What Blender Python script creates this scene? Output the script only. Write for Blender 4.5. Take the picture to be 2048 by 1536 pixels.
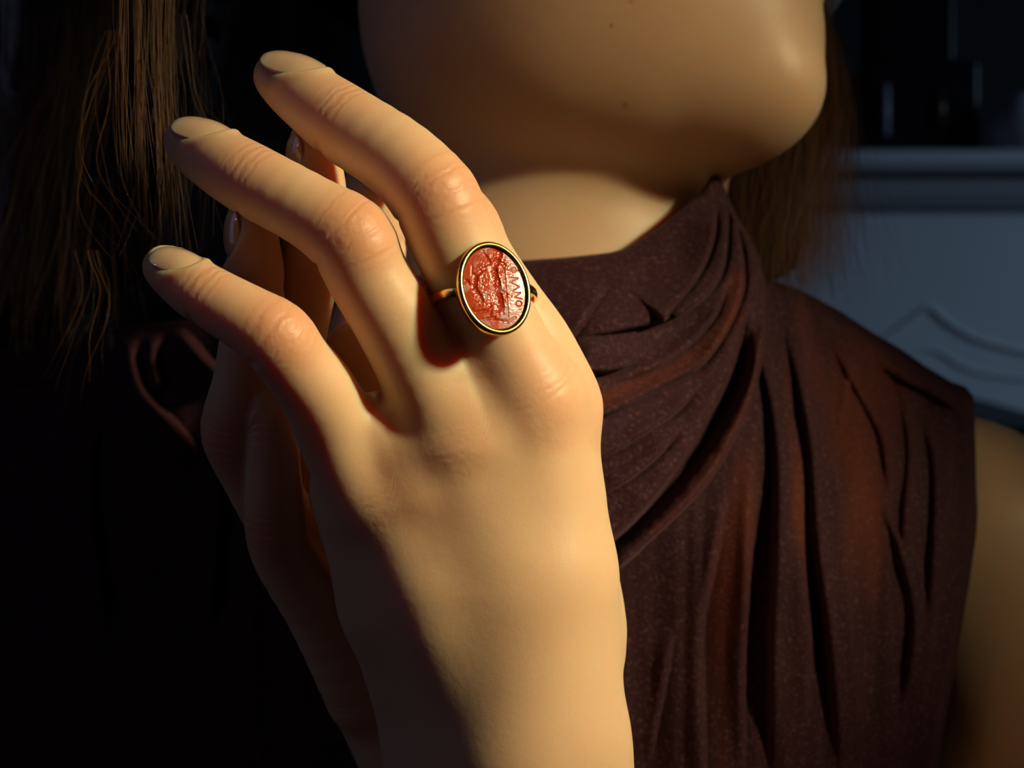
import bpy, math
import numpy as np
from mathutils import Vector, Matrix

for o in list(bpy.data.objects):
    bpy.data.objects.remove(o)
SC = bpy.context.scene
COL = SC.collection

# ------------------------------------------------------------------ camera, light, world, exposure
CAMZ = 1.35            # lens height above the floor
DIST = 0.32            # lens to the ring
LENS = 54.6
cam_d = bpy.data.cameras.new('camera'); cam = bpy.data.objects.new('camera', cam_d); COL.objects.link(cam)
cam.location = (0, -DIST, CAMZ); cam.rotation_euler = (math.pi / 2, 0, 0)
cam_d.lens = LENS; cam_d.sensor_width = 36; cam_d.clip_start = 0.01; cam_d.clip_end = 50
cam_d.dof.use_dof = True; cam_d.dof.focus_distance = DIST + 0.0; cam_d.dof.aperture_fstop = 17
SC.camera = cam
SC.view_settings.view_transform = 'Standard'; SC.view_settings.look = 'None'
SC.view_settings.gamma = 1; SC.view_settings.use_curve_mapping = False
SC.view_settings.exposure = 0.0

w = bpy.data.worlds.new('world'); SC.world = w; w.use_nodes = True
w.node_tree.nodes['Background'].inputs[0].default_value = (0.70, 0.50, 0.58, 1)
w.node_tree.nodes['Background'].inputs[1].default_value = 0.008

def look(o, target):
    d = Vector(target) - o.location
    o.rotation_euler = d.to_track_quat('-Z', 'Y').to_euler()

def lamp(name, kind, loc, target, energy, color, **kw):
    d = bpy.data.lights.new(name, kind); d.energy = energy; d.color = color
    for k, v in kw.items(): setattr(d, k, v)
    o = bpy.data.objects.new(name, d); COL.objects.link(o); o.location = loc
    look(o, target); return o

SUNDIR = np.array([0.79, -0.41, 0.46]); SUNDIR /= np.linalg.norm(SUNDIR)
AIM = (0.020, 0.01, CAMZ + 0.003)
# low warm sunbeam through a gap, spread softly at its edges
key = lamp('sun_beam_lamp', 'SPOT', tuple(np.array(AIM) + SUNDIR * 1.6), AIM, 166, (1.0, 0.84, 0.49),
     spot_size=math.radians(12.1), spot_blend=1.0, shadow_soft_size=0.085)
# cool daylight from the left, faint
lamp('window_daylight_lamp', 'AREA', (-1.1, -0.3, CAMZ + 0.35), (0, 0.05, CAMZ - 0.03), 0.42, (0.46, 0.52, 1.0),
     shape='RECTANGLE', size=0.5, size_y=0.9)
# added warm fill from the front left, lifts the shaded skin; no real lamp
lamp('warm_fill', 'AREA', (-0.55, -1.1, CAMZ - 0.25), (0, 0, CAMZ), 0.06, (1.0, 0.45, 0.42), shape='DISK', size=0.4)
# added point light, placed only to put glints in the nails
lamp('nail_glint_light', 'POINT', (-0.95, -0.55, CAMZ + 0.42), (0, 0, CAMZ), 0.2, (0.95, 0.95, 1.0), shadow_soft_size=0.02)
# cool light falling on the fireplace behind
lamp('room_daylight_lamp', 'AREA', (1.9, 0.15, CAMZ + 0.5), (0.62, 0.95, CAMZ - 0.08), 0.8, (0.46, 0.70, 1.0),
     shape='RECTANGLE', size=0.5, size_y=0.5, spread=math.radians(60))

# ------------------------------------------------------------------ helpers
def sc_at(y):                         # pixels per metre at depth y
    return 2048.0 * LENS / 36.0 / (DIST + y)
def P(px, py, ymm):                   # point seen at (px,py), ymm millimetres behind the ring
    y = ymm / 1000.0; s = sc_at(y)
    return np.array([(px - 1024) / s, y, CAMZ + (768 - py) / s])
def PV(px, py, ymm):
    y = np.asarray(ymm, float) / 1000.0; s = sc_at(y)
    return np.stack([(px - 1024) / s, y + 0 * px, CAMZ + (768 - py) / s], -1)
def unit(v):
    v = np.asarray(v, float); return v / np.linalg.norm(v)
def sstep(a, b, x):
    t = np.clip((x - a) / (b - a), 0, 1); return t * t * (3 - 2 * t)

def mesh_obj(name, V, F, mat, parent=None, smooth=True, attrs=None):
    me = bpy.data.meshes.new(name)
    V = np.asarray(V, np.float32)
    if isinstance(F, np.ndarray):
        n, k = F.shape
        me.vertices.add(len(V)); me.vertices.foreach_set('co', V.ravel())
        me.loops.add(n * k); me.loops.foreach_set('vertex_index', F.astype(np.int32).ravel())
        me.polygons.add(n)
        me.polygons.foreach_set('loop_start', np.arange(0, n * k, k, dtype=np.int32))
        me.update(calc_edges=True)
    else:
        me.from_pydata(V.tolist(), [], [list(map(int, f)) for f in F])
    me.validate()
    me.polygons.foreach_set('use_smooth', np.full(len(me.polygons), smooth))
    if attrs:
        for k, a in attrs.items():
            at = me.attributes.new(k, 'FLOAT', 'POINT'); at.data.foreach_set('value', np.asarray(a, np.float32))
    if mat: me.materials.append(mat)
    o = bpy.data.objects.new(name, me); COL.objects.link(o)
    if parent: o.parent = parent
    return o

def empty(name, loc=(0, 0, 0)):
    o = bpy.data.objects.new(name, None); COL.objects.link(o); o.location = loc; o.empty_display_size = 0.02
    return o
def place(o, root):
    o.parent = root; o.matrix_parent_inverse = Matrix.Translation(root.location).inverted(); return o
def tag(o, label=None, cat=None, group=None, kind=None):
    if label: o['label'] = label
    if cat: o['category'] = cat
    if group: o['group'] = group
    if kind: o['kind'] = kind
    return o

class Nodes:
    def __init__(s, name):
        s.m = bpy.data.materials.new(name); s.m.use_nodes = True; s.t = s.m.node_tree
        s.b = s.t.nodes['Principled BSDF']
    def n(s, kind, **kw):
        x = s.t.nodes.new(kind)
        for k, v in kw.items():
            if k.startswith('i_'):
                key = k[2:]; x.inputs[int(key) if key.isdigit() else key.replace('_', ' ')].default_value = v
            else: setattr(x, k, v)
        return x
    def l(s, a, b): s.t.links.new(a, b)
    def set(s, **kw):
        for k, v in kw.items(): s.b.inputs[k.replace('_', ' ')].default_value = v
    def math(s, op, a, b=None, clamp=False):
        x = s.n('ShaderNodeMath', operation=op); x.use_clamp = clamp
        for i, v in enumerate((a, b)):
            if v is None: continue
            if hasattr(v, 'type') and hasattr(v, 'is_output'): s.l(v, x.inputs[i])
            else: x.inputs[i].default_value = v
        return x.outputs[0]
    def attr(s, name): return s.n('ShaderNodeAttribute', attribute_name=name).outputs['Fac']
    def mix(s, f, a, b):
        x = s.n('ShaderNodeMix', data_type='RGBA')
        for i, v in ((0, f), (6, a), (7, b)):
            if hasattr(v, 'is_output'): s.l(v, x.inputs[i])
            else: x.inputs[i].default_value = v if i == 0 or len(v) == 4 else (*v, 1)
        return x.outputs[2]
    def noise(s, scale, detail=3, vec=None, rough=0.5, dist=0.0):
        x = s.n('ShaderNodeTexNoise'); x.inputs['Scale'].default_value = scale
        x.inputs['Detail'].default_value = detail; x.inputs['Roughness'].default_value = rough
        x.inputs['Distortion'].default_value = dist
        if vec is None: vec = s.n('ShaderNodeTexCoord').outputs['Object']
        s.l(vec, x.inputs['Vector']); return x.outputs[0]
    def mapped(s, scale):
        tc = s.n('ShaderNodeTexCoord'); mp = s.n('ShaderNodeMapping'); mp.inputs['Scale'].default_value = scale
        s.l(tc.outputs['Object'], mp.inputs['Vector']); return mp.outputs[0]
    def bump(s, h, dist, strength=1.0, prev=None):
        x = s.n('ShaderNodeBump'); x.inputs['Distance'].default_value = dist; x.inputs['Strength'].default_value = strength
        s.l(h, x.inputs['Height'])
        if prev: s.l(prev, x.inputs['Normal'])
        return x.outputs[0]

# ------------------------------------------------------------------ materials
def skin_mat():
    N = Nodes('skin')
    red = N.attr('red'); cm = N.attr('cmask'); cs = N.attr('cs')
    n1 = N.noise(45, 3); n2 = N.noise(160, 2)
    base = N.mix(n1, (0.72, 0.46, 0.28), (0.80, 0.56, 0.36))
    base = N.mix(N.math('MULTIPLY', red, 0.5), base, (0.74, 0.26, 0.13))
    for (pt, rad, col) in MOLES:
        vd = N.n('ShaderNodeVectorMath', operation='DISTANCE'); N.l(N.n('ShaderNodeTexCoord').outputs['Object'], vd.inputs[0]); vd.inputs[1].default_value = pt
        mr = N.n('ShaderNodeMapRange', interpolation_type='SMOOTHSTEP'); mr.inputs[1].default_value = rad; mr.inputs[2].default_value = rad * 0.4
        N.l(vd.outputs['Value'], mr.inputs[0]); base = N.mix(N.math('MULTIPLY', mr.outputs[0], 0.45), base, col)
    N.l(base, N.b.inputs['Base Color'])
    N.set(Roughness=0.46, Subsurface_Weight=1.0, Subsurface_Scale=0.006)
    N.b.inputs['Subsurface Radius'].default_value = (1.0, 0.28, 0.12)
    N.b.inputs['Specular IOR Level'].default_value = 0.42
    wr = N.noise(380, 2)
    ph = N.math('ADD', N.math('MULTIPLY', cs, 3.6), N.math('MULTIPLY', N.math('SUBTRACT', wr, 0.5), 7.0))
    h = N.math('MULTIPLY', N.math('SINE', ph), cm)
    b1 = N.bump(h, 0.00014, 0.42)
    pore = N.n('ShaderNodeTexVoronoi', feature='DISTANCE_TO_EDGE'); pore.inputs['Scale'].default_value = 1100
    N.l(N.n('ShaderNodeTexCoord').outputs['Object'], pore.inputs['Vector'])
    b2 = N.bump(pore.outputs[0], 0.00012, 0.16, b1)
    b3 = N.bump(N.noise(500, 3), 0.00025, 0.22, b2)
    N.l(b3, N.b.inputs['Normal'])
    return N.m
def simple(name, col, rough=0.5, metal=0.0, bump=None, **kw):
    N = Nodes(name); N.set(Base_Color=(*col, 1), Roughness=rough, Metallic=metal)
    for k, v in kw.items(): N.b.inputs[k.replace('_', ' ')].default_value = v
    if bump: N.l(N.bump(N.noise(bump[0], 3), bump[1], 0.5), N.b.inputs['Normal'])
    return N.m
def nail_mat():
    N = Nodes('nail_polish'); tip = N.attr('tip')
    N.l(N.mix(tip, (0.74, 0.46, 0.31), (0.82, 0.62, 0.46)), N.b.inputs['Base Color'])
    N.set(Roughness=0.12, Subsurface_Weight=0.6, Subsurface_Scale=0.002, Coat_Weight=1.0, Coat_Roughness=0.02)
    N.b.inputs['Subsurface Radius'].default_value = (1, .4, .25)
    return N.m
def hair_mat():
    N = Nodes('hair'); v = N.attr('tone')
    N.l(N.mix(v, (0.010, 0.006, 0.005), (0.24, 0.105, 0.036)), N.b.inputs['Base Color'])
    N.set(Roughness=0.34); N.b.inputs['Specular IOR Level'].default_value = 0.6
    return N.m
def cloth_mat():
    N = Nodes('burgundy_fabric')
    sheer = N.attr('sheer')
    tx = N.noise(900, 3, rough=0.7); big = N.noise(30, 3)
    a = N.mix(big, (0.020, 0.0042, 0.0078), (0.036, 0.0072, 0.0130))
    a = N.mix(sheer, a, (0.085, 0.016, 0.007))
    a = N.mix(N.math('MULTIPLY', sstepn(N, tx, 0.50, 0.72), 0.30), a, (0.20, 0.10, 0.115))
    N.l(a, N.b.inputs['Base Color'])
    N.set(Roughness=0.82, Sheen_Weight=0.12, Sheen_Roughness=0.45)
    N.b.inputs['Sheen Tint'].default_value = (0.55, 0.30, 0.36, 1)
    N.b.inputs['Specular IOR Level'].default_value = 0.2
    b = N.bump(tx, 0.0004, 0.4)
    N.l(N.bump(N.noise(2600, 2), 0.0003, 0.5, b), N.b.inputs['Normal'])
    return N.m
def sstepn(N, x, a, b):
    r = N.n('ShaderNodeMapRange', interpolation_type='SMOOTHSTEP'); r.inputs[1].default_value = a; r.inputs[2].default_value = b
    N.l(x, r.inputs[0]); return r.outputs[0]
def gem_mat():
    N = Nodes('carnelian'); dep = N.attr('depth')
    n = N.noise(260, 3)
    a = N.mix(n, (0.36, 0.022, 0.005), (0.50, 0.07, 0.008))
    a = N.mix(N.math('MULTIPLY', N.attr('painted_glare'), 0.55), a, (0.50, 0.33, 0.34))  # whitish window reflection painted into the stone's colour
    a = N.mix(N.math('MULTIPLY', dep, 0.75), a, (0.42, 0.018, 0.004))  # cuts coloured deeper red, where the painted glare is missing
    N.l(a, N.b.inputs['Base Color'])
    N.set(Roughness=0.24, Coat_Weight=0.10, Coat_Roughness=0.1, Subsurface_Weight=0.5, Subsurface_Scale=0.0008)
    N.b.inputs['Specular IOR Level'].default_value = 0.26
    N.l(N.bump(N.noise(1500, 3), 0.00012, 0.5), N.b.inputs['Normal'])
    return N.m
def gold_mat():
    N = Nodes('gold')
    N.set(Base_Color=(0.86, 0.58, 0.16, 1), Metallic=1.0, Roughness=0.2)
    N.l(N.bump(N.noise(900, 2), 0.0001, 0.25), N.b.inputs['Normal'])
    return N.m

NAIL = nail_mat(); HAIR = hair_mat(); CLOTH = cloth_mat(); GEM = gem_mat(); GOLD = gold_mat()
WALL = simple('dark_wall_paint', (0.012, 0.013, 0.016), 0.9, bump=(40, .002))
MARBLE = simple('pale_marble', (0.62, 0.64, 0.66), 0.45, bump=(12, .002))
BLACK = simple('black_lacquer', (0.006, 0.006, 0.008), 0.25)
SOOT = simple('soot', (0.004, 0.004, 0.004), 0.95, bump=(60, .003))
BROWN = simple('reflection_brown', (0.05, 0.025, 0.012), 0.35)
PALE = simple('pale_porcelain', (0.30, 0.33, 0.38), 0.35)
FLOORM = simple('dark_floorboards', (0.03, 0.02, 0.014), 0.5, bump=(20, .002))

# ------------------------------------------------------------------ the room
def box_vf(lo, hi):
    x0, y0, z0 = lo; x1, y1, z1 = hi
    V = [(x0,y0,z0),(x1,y0,z0),(x1,y1,z0),(x0,y1,z0),(x0,y0,z1),(x1,y0,z1),(x1,y1,z1),(x0,y1,z1)]
    F = [(0,3,2,1),(4,5,6,7),(0,1,5,4),(1,2,6,5),(2,3,7,6),(3,0,4,7)]
    return V, F
def box(name, lo, hi, mat, parent=None, bevel=0.0):
    V, F = box_vf(lo, hi); o = mesh_obj(name, V, F, mat, parent, smooth=False)
    if bevel:
        b = o.modifiers.new('bevel', 'BEVEL'); b.width = bevel; b.segments = 3
    return o
tag(box('floor', (-2.5, -1.8, -0.05), (2.5, 1.4, 0), FLOORM), kind='structure')
tag(box('ceiling', (-2.5, -1.8, 2.6), (2.5, 1.4, 2.65), WALL), kind='structure')
tag(box('wall_back', (-2.5, 1.25, 0), (2.5, 1.35, 2.6), WALL), kind='structure')
tag(box('wall_left', (-2.6, -1.8, 0), (-2.5, 1.4, 2.6), WALL), kind='structure')
tag(box('wall_right', (2.5, -1.8, 0), (2.6, 1.4, 2.6), WALL), kind='structure')

# fireplace: shelf, cornice steps, frieze with a raised chevron bead, jambs and black opening
YM = 950.0
fp = empty('fireplace', (0.62, 1.1, 0)); tag(fp, 'pale stone fireplace with a moulded mantel shelf and carved chevron frieze behind the shoulder', 'fireplace')
zt = P(1800, 297, YM)[2]; zb = P(1800, 352, YM)[2]
xl = P(1480, 300, YM)[0] - 0.12; xr = xl + 1.25
def profile_run(name, prof, x0, x1, mat, root):
    # extrudes a (y,z) profile along x
    n = len(prof); V = [(x0, y, z) for y, z in prof] + [(x1, y, z) for y, z in prof]
    F = [(i, (i + 1) % n, n + (i + 1) % n, n + i) for i in range(n)] + [tuple(range(n))[::-1], tuple(range(n, 2 * n))]
    o = mesh_obj(name, V, F, mat, smooth=False); b = o.modifiers.new('bevel', 'BEVEL'); b.width = 0.004; b.segments = 3
    place(o, root); return o
y0 = 0.95
profile_run('mantel_shelf', [(y0, zb + .004), (y0 - .006, zb + .012), (y0 - .004, zt - .004), (y0 + .004, zt), (1.25, zt), (1.25, zb)], xl, xr, MARBLE, fp)
profile_run('cornice', [(y0 + .035, zb - .022), (y0 + .022, zb - .012), (y0 + .012, zb), (1.25, zb), (1.25, zb - .022)], xl + .02, xr - .02, MARBLE, fp)
# frieze slab with arched lower edge
YF = 0.995
def frz(px, py): 
    q = P(px, py, YF * 1000); return q[0], q[2]
top = zb - .022; nx = 120
xs = np.linspace(xl + .03, xr - .03, nx)
xa, _ = frz(1690, 0); xb_, _ = frz(2330, 0)
def low_edge(x):
    c = frz(1860, 0)[0]; z0 = frz(0, 790)[1]
    return z0 - 0.035 * sstep(c - 0.02, c + 0.16, x)
V = []; F = []
for i, x in enumerate(xs):
    zl = low_edge(x)
    V += [(x, YF, top), (x, YF, zl + .006), (x, YF + .006, zl), (x, 1.25, zl), (x, 1.25, top)]
for i in range(nx - 1):
    for k in range(5):
        a = i * 5 + k; b = i * 5 + (k + 1) % 5
        F.append((a, b, b + 5, a + 5))
F += [(0, 4, 3, 2, 1), tuple(range((nx - 1) * 5, nx * 5))]
fr = mesh_obj('frieze', V, F, MARBLE, smooth=False); place(fr, fp)
def tube(pts, r, sides=8, closed=False, caps=True):
    pts = np.asarray(pts, float); n = len(pts)
    r = np.broadcast_to(np.asarray(r, float), (n,))
    T = np.gradient(pts, axis=0)
    if closed: T = np.roll(pts, -1, 0) - np.roll(pts, 1, 0)
    T /= np.linalg.norm(T, axis=1)[:, None] + 1e-12
    up = np.array([0, 0, 1.]) if abs(T[0][2]) < .9 else np.array([1., 0, 0])
    U = np.cross(T[0], up); U /= np.linalg.norm(U); V = []
    for i in range(n):
        U = U - T[i] * U.dot(T[i]); U /= np.linalg.norm(U); W = np.cross(T[i], U)
        for k in range(sides):
            a = 2 * math.pi * k / sides
            V.append(pts[i] + r[i] * (math.cos(a) * U + math.sin(a) * W))
    F = []
    for i in range(n if closed else n - 1):
        j = (i + 1) % n
        for k in range(sides):
            k2 = (k + 1) % sides
            F.append((i * sides + k, i * sides + k2, j * sides + k2, j * sides + k))
    if caps and not closed:
        F += [tuple(range(sides))[::-1], tuple(range((n - 1) * sides, n * sides))]
    return V, F
def bezier(ps, n=40):
    # Catmull-Rom through the points
    ps = np.asarray(ps, float); q = np.vstack([2 * ps[0] - ps[1], ps, 2 * ps[-1] - ps[-2]])
    out = []
    m = len(ps) - 1
    for t in np.linspace(0, m, n):
        i = min(int(t), m - 1); f = t - i
        a, b, c, d = q[i], q[i + 1], q[i + 2], q[i + 3]
        out.append(0.5 * (2 * b + (c - a) * f + (2 * a - 5 * b + 4 * c - d) * f * f + (3 * b - a - 3 * c + d) * f ** 3))
    return np.array(out)
def cv(pts, y): return [P(a, b, y) for a, b in pts]
for seg in ([(1560, 715), (1680, 705), (1760, 680), (1815, 645), (1858, 612)], [(1858, 612), (1900, 648), (1960, 680), (2060, 705), (2200, 715)]):
    V, F = tube(bezier(cv(seg, YF * 1000 - 1), 30), 0.0022, 8)
    place(mesh_obj('chevron_moulding', V, F, MARBLE), fp)
for seg in ([(1620, 748), (1760, 735), (1860, 700), (1960, 745), (2200, 775)],):
    V, F = tube(bezier(cv(seg, YF * 1000 - 1), 30), 0.0014, 8)
    place(mesh_obj('lower_bead', V, F, MARBLE), fp)
zlow = frz(0, 1000)[1]
place(box('jamb', (xl + .03, YF + .01, 0), (xl + .26, 1.25, low_edge(xl) + .001), MARBLE, bevel=.004), fp)
place(box('jamb', (xr - .26, YF + .01, 0), (xr - .03, 1.25, low_edge(xr) + .001), MARBLE, bevel=.004), fp)
place(box('firebox', (xl + .26, 1.2, 0), (xr - .26, 1.25, low_edge(xr) + .001), SOOT), fp)

# dark clock-like block on the shelf
def lathe(name, prof, c, mat, n=40):
    V = []; F = []
    for r, z in prof:
        for k in range(n):
            a = 2 * math.pi * k / n; V.append((c[0] + r * math.cos(a), c[1] + r * math.sin(a), c[2] + z))
    m = len(prof)
    for i in range(m - 1):
        for k in range(n):
            F.append((i * n + k, i * n + (k + 1) % n, (i + 1) * n + (k + 1) % n, (i + 1) * n + k))
    F += [tuple(range(n))[::-1], tuple(range((m - 1) * n, m * n))]
    return mesh_obj(name, V, F, mat)
yo = 1040
a0 = P(1735, 290, yo)[0]; a1 = P(1962, 290, yo)[0]; hz = P(0, 120, yo)[2]
b0 = P(1757, 0, yo)[0]; b1 = P(1919, 0, yo)[0]
cl = empty('mantel_ornament', ((a0 + a1) / 2, yo / 1000 + .04, zt)); tag(cl, 'black block-shaped ornament with narrower upper half standing on the pale mantel shelf', 'ornament')
place(box('plinth', (a0, yo / 1000, zt), (a1, yo / 1000 + .09, hz), BLACK, bevel=.004), cl)
place(box('upper_block', (b0, yo / 1000 + .01, hz), (b1, yo / 1000 + .08, hz + .16), BLACK, bevel=.004), cl)
c = P(1881, 230, yo)
V, F = tube([P(1881, 255, yo - 3), P(1881, 180, yo - 3)], 0.004, 12); place(mesh_obj('brown_reflection', V, F, BROWN), cl)  # added strip, coloured brown to paint in a faint reflection
V, F = tube([P(1773, 270, yo - 3), P(1773, 170, yo - 3)], 0.003, 12); place(mesh_obj('pale_strip', V, F, PALE), cl)  # thin pale upright strip
c = P(2045, 0, 1030); rr = 0.026
orb = lathe('round_vase', [(0.012, 0), (.016, .002), (0.012, .006)] + [(0.004 + rr * math.sin(a), 0.006 + .024 - .024 * math.cos(a) + .000) for a in np.linspace(.35, 2.7, 16)] + [(.013, .054), (.015, .058), (.012, .058)],
            (c[0], 1.03, zt), PALE)
tag(orb, 'small pale rounded vase at the right edge of the mantel shelf', 'vase')

# ------------------------------------------------------------------ signed-distance modelling
class Vol:
    def __init__(s, lo, hi, h):
        s.lo = np.array(lo, np.float64); s.h = h
        s.n = np.ceil((np.array(hi) - s.lo) / h).astype(int) + 1
        s.v = np.full(s.n, 0.05, np.float32)
    def sub(s, lo, hi):
        a = np.clip(np.floor((np.array(lo) - s.lo) / s.h).astype(int), 0, s.n); b = np.clip(np.ceil((np.array(hi) - s.lo) / s.h).astype(int) + 1, 0, s.n)
        if np.any(b <= a): return None
        ax = [(s.lo[i] + s.h * np.arange(a[i], b[i])).astype(np.float32) for i in range(3)]
        sl = tuple(slice(a[i], b[i]) for i in range(3))
        return sl, ax[0][:, None, None], ax[1][None, :, None], ax[2][None, None, :]
    def add(s, d, sl, k):
        s.v[sl] = smin(s.v[sl], d, k)
    def cone(s, a, b, ra, rb, k=0.0, pad=0.012, sq=None):
        lo = np.minimum(a - ra, b - rb) - pad - k; hi = np.maximum(a + ra, b + rb) + pad + k
        r = s.sub(lo, hi)
        if r is None: return
        sl, X, Y, Z = r
        s.add(cone_d(X, Y, Z, a, b, ra, rb), sl, k)
    def ell(s, c, rad, k=0.0, R=None, pad=0.012, cut=False):
        m = max(rad) + pad + k
        r = s.sub(c - m, c + m)
        if r is None: return
        sl, X, Y, Z = r; X = X - c[0]; Y = Y - c[1]; Z = Z - c[2]
        if R is not None:
            X, Y, Z = (R[0][0] * X + R[0][1] * Y + R[0][2] * Z, R[1][0] * X + R[1][1] * Y + R[1][2] * Z, R[2][0] * X + R[2][1] * Y + R[2][2] * Z)
        q = np.sqrt((X / rad[0]) ** 2 + (Y / rad[1]) ** 2 + (Z / rad[2]) ** 2)
        g = np.sqrt((X / rad[0] ** 2) ** 2 + (Y / rad[1] ** 2) ** 2 + (Z / rad[2] ** 2) ** 2) + 1e-9
        d = (q * (q - 1) / g).astype(np.float32)
        if cut: s.v[sl] = -smin(-s.v[sl], d, k)
        else: s.add(d, sl, k)
    def extract(s):
        return surface_nets(s.v, s.lo, s.h)
def smin(a, b, k):
    if k <= 0: return np.minimum(a, b)
    h = np.maximum(k - np.abs(a - b), 0) / k
    return np.minimum(a, b) - h * h * h * k / 6
def cone_d(X, Y, Z, a, b, ra, rb):
    ba = b - a; L = float(ba.dot(ba)) + 1e-12
    t = np.clip(((X - a[0]) * ba[0] + (Y - a[1]) * ba[1] + (Z - a[2]) * ba[2]) / L, 0, 1).astype(np.float32)
    return (np.sqrt((X - a[0] - t * ba[0]) ** 2 + (Y - a[1] - t * ba[1]) ** 2 + (Z - a[2] - t * ba[2]) ** 2) - (ra + t * (rb - ra))).astype(np.float32)
def surface_nets(v, lo, h):
    v = np.asarray(v); inside = v < 0; n = v.shape
    c = inside[:-1, :-1, :-1].astype(np.int8)
    tot = np.zeros(tuple(k - 1 for k in n), np.int8)
    for dx in (0, 1):
        for dy in (0, 1):
            for dz in (0, 1):
                tot += inside[dx:n[0] - 1 + dx, dy:n[1] - 1 + dy, dz:n[2] - 1 + dz]
    act = np.argwhere((tot > 0) & (tot < 8)); idx = np.full(tot.shape, -1, np.int32)
    idx[act[:, 0], act[:, 1], act[:, 2]] = np.arange(len(act))
    corner = {}
    for dx in (0, 1):
        for dy in (0, 1):
            for dz in (0, 1):
                corner[(dx, dy, dz)] = v[act[:, 0] + dx, act[:, 1] + dy, act[:, 2] + dz].astype(np.float64)
    acc = np.zeros((len(act), 3)); cnt = np.zeros(len(act))
    ks = list(corner)
    for i, p in enumerate(ks):
        for q in ks[i + 1:]:
            if sum(abs(a - b) for a, b in zip(p, q)) != 1: continue
            a, b = corner[p], corner[q]; m = (a < 0) != (b < 0)
            t = np.where(m, a / np.where(m, a - b, 1), 0)
            pt = np.array(p)[None] + t[:, None] * (np.array(q) - np.array(p))[None]
            acc += np.where(m[:, None], pt, 0); cnt += m
    V = lo + h * (act + acc / cnt[:, None])
    F = []
    for ax in range(3):
        s0 = [slice(None)] * 3; s1 = [slice(None)] * 3; s0[ax] = slice(0, -1); s1[ax] = slice(1, None)
        A = inside[tuple(s0)]; B = inside[tuple(s1)]
        e = np.argwhere(A != B); sign = A[e[:, 0], e[:, 1], e[:, 2]]
        u, w_ = [(1, 2), (2, 0), (0, 1)][ax]
        ok = (e[:, u] > 0) & (e[:, w_] > 0) & (e[:, u] < n[u] - 1) & (e[:, w_] < n[w_] - 1)
        e = e[ok]; sign = sign[ok]
        def cell(du, dw):
            q = e.copy(); q[:, u] -= du; q[:, w_] -= dw; return idx[q[:, 0], q[:, 1], q[:, 2]]
        f = np.stack([cell(1, 1), cell(0, 1), cell(0, 0), cell(1, 0)], 1)
        f[~sign] = f[~sign][:, ::-1]; F.append(f)
    return V, np.vstack(F)
def taubin(V, F, it=3):
    e = np.vstack([F[:, [0, 1]], F[:, [1, 2]], F[:, [2, 3]], F[:, [3, 0]]])
    deg = np.bincount(e.ravel(), minlength=len(V)).astype(float)[:, None]
    for k in range(it):
        for lam in (0.5, -0.52):
            acc = np.zeros_like(V)
            for j in range(3):
                acc[:, j] = np.bincount(e[:, 0], V[e[:, 1], j], len(V)) + np.bincount(e[:, 1], V[e[:, 0], j], len(V))
            V = V + lam * (acc / np.maximum(deg, 1) - V)
    return V
def avg(a, F, it):
    e = np.vstack([F[:, [0, 1]], F[:, [1, 2]], F[:, [2, 3]], F[:, [3, 0]]]); n = len(a)
    deg = np.bincount(e.ravel(), minlength=n)
    for k in range(it):
        a = 0.4 * a + 0.6 * (np.bincount(e[:, 0], a[e[:, 1]], n) + np.bincount(e[:, 1], a[e[:, 0]], n)) / np.maximum(deg, 1)
    return a
def vnormals(V, F):
    fn = np.cross(V[F[:, 2]] - V[F[:, 0]], V[F[:, 3]] - V[F[:, 1]]); N = np.zeros_like(V)
    for k in range(4):
        for j in range(3): N[:, j] += np.bincount(F[:, k], fn[:, j], len(V))
    return N / (np.linalg.norm(N, axis=1)[:, None] + 1e-12)

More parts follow.
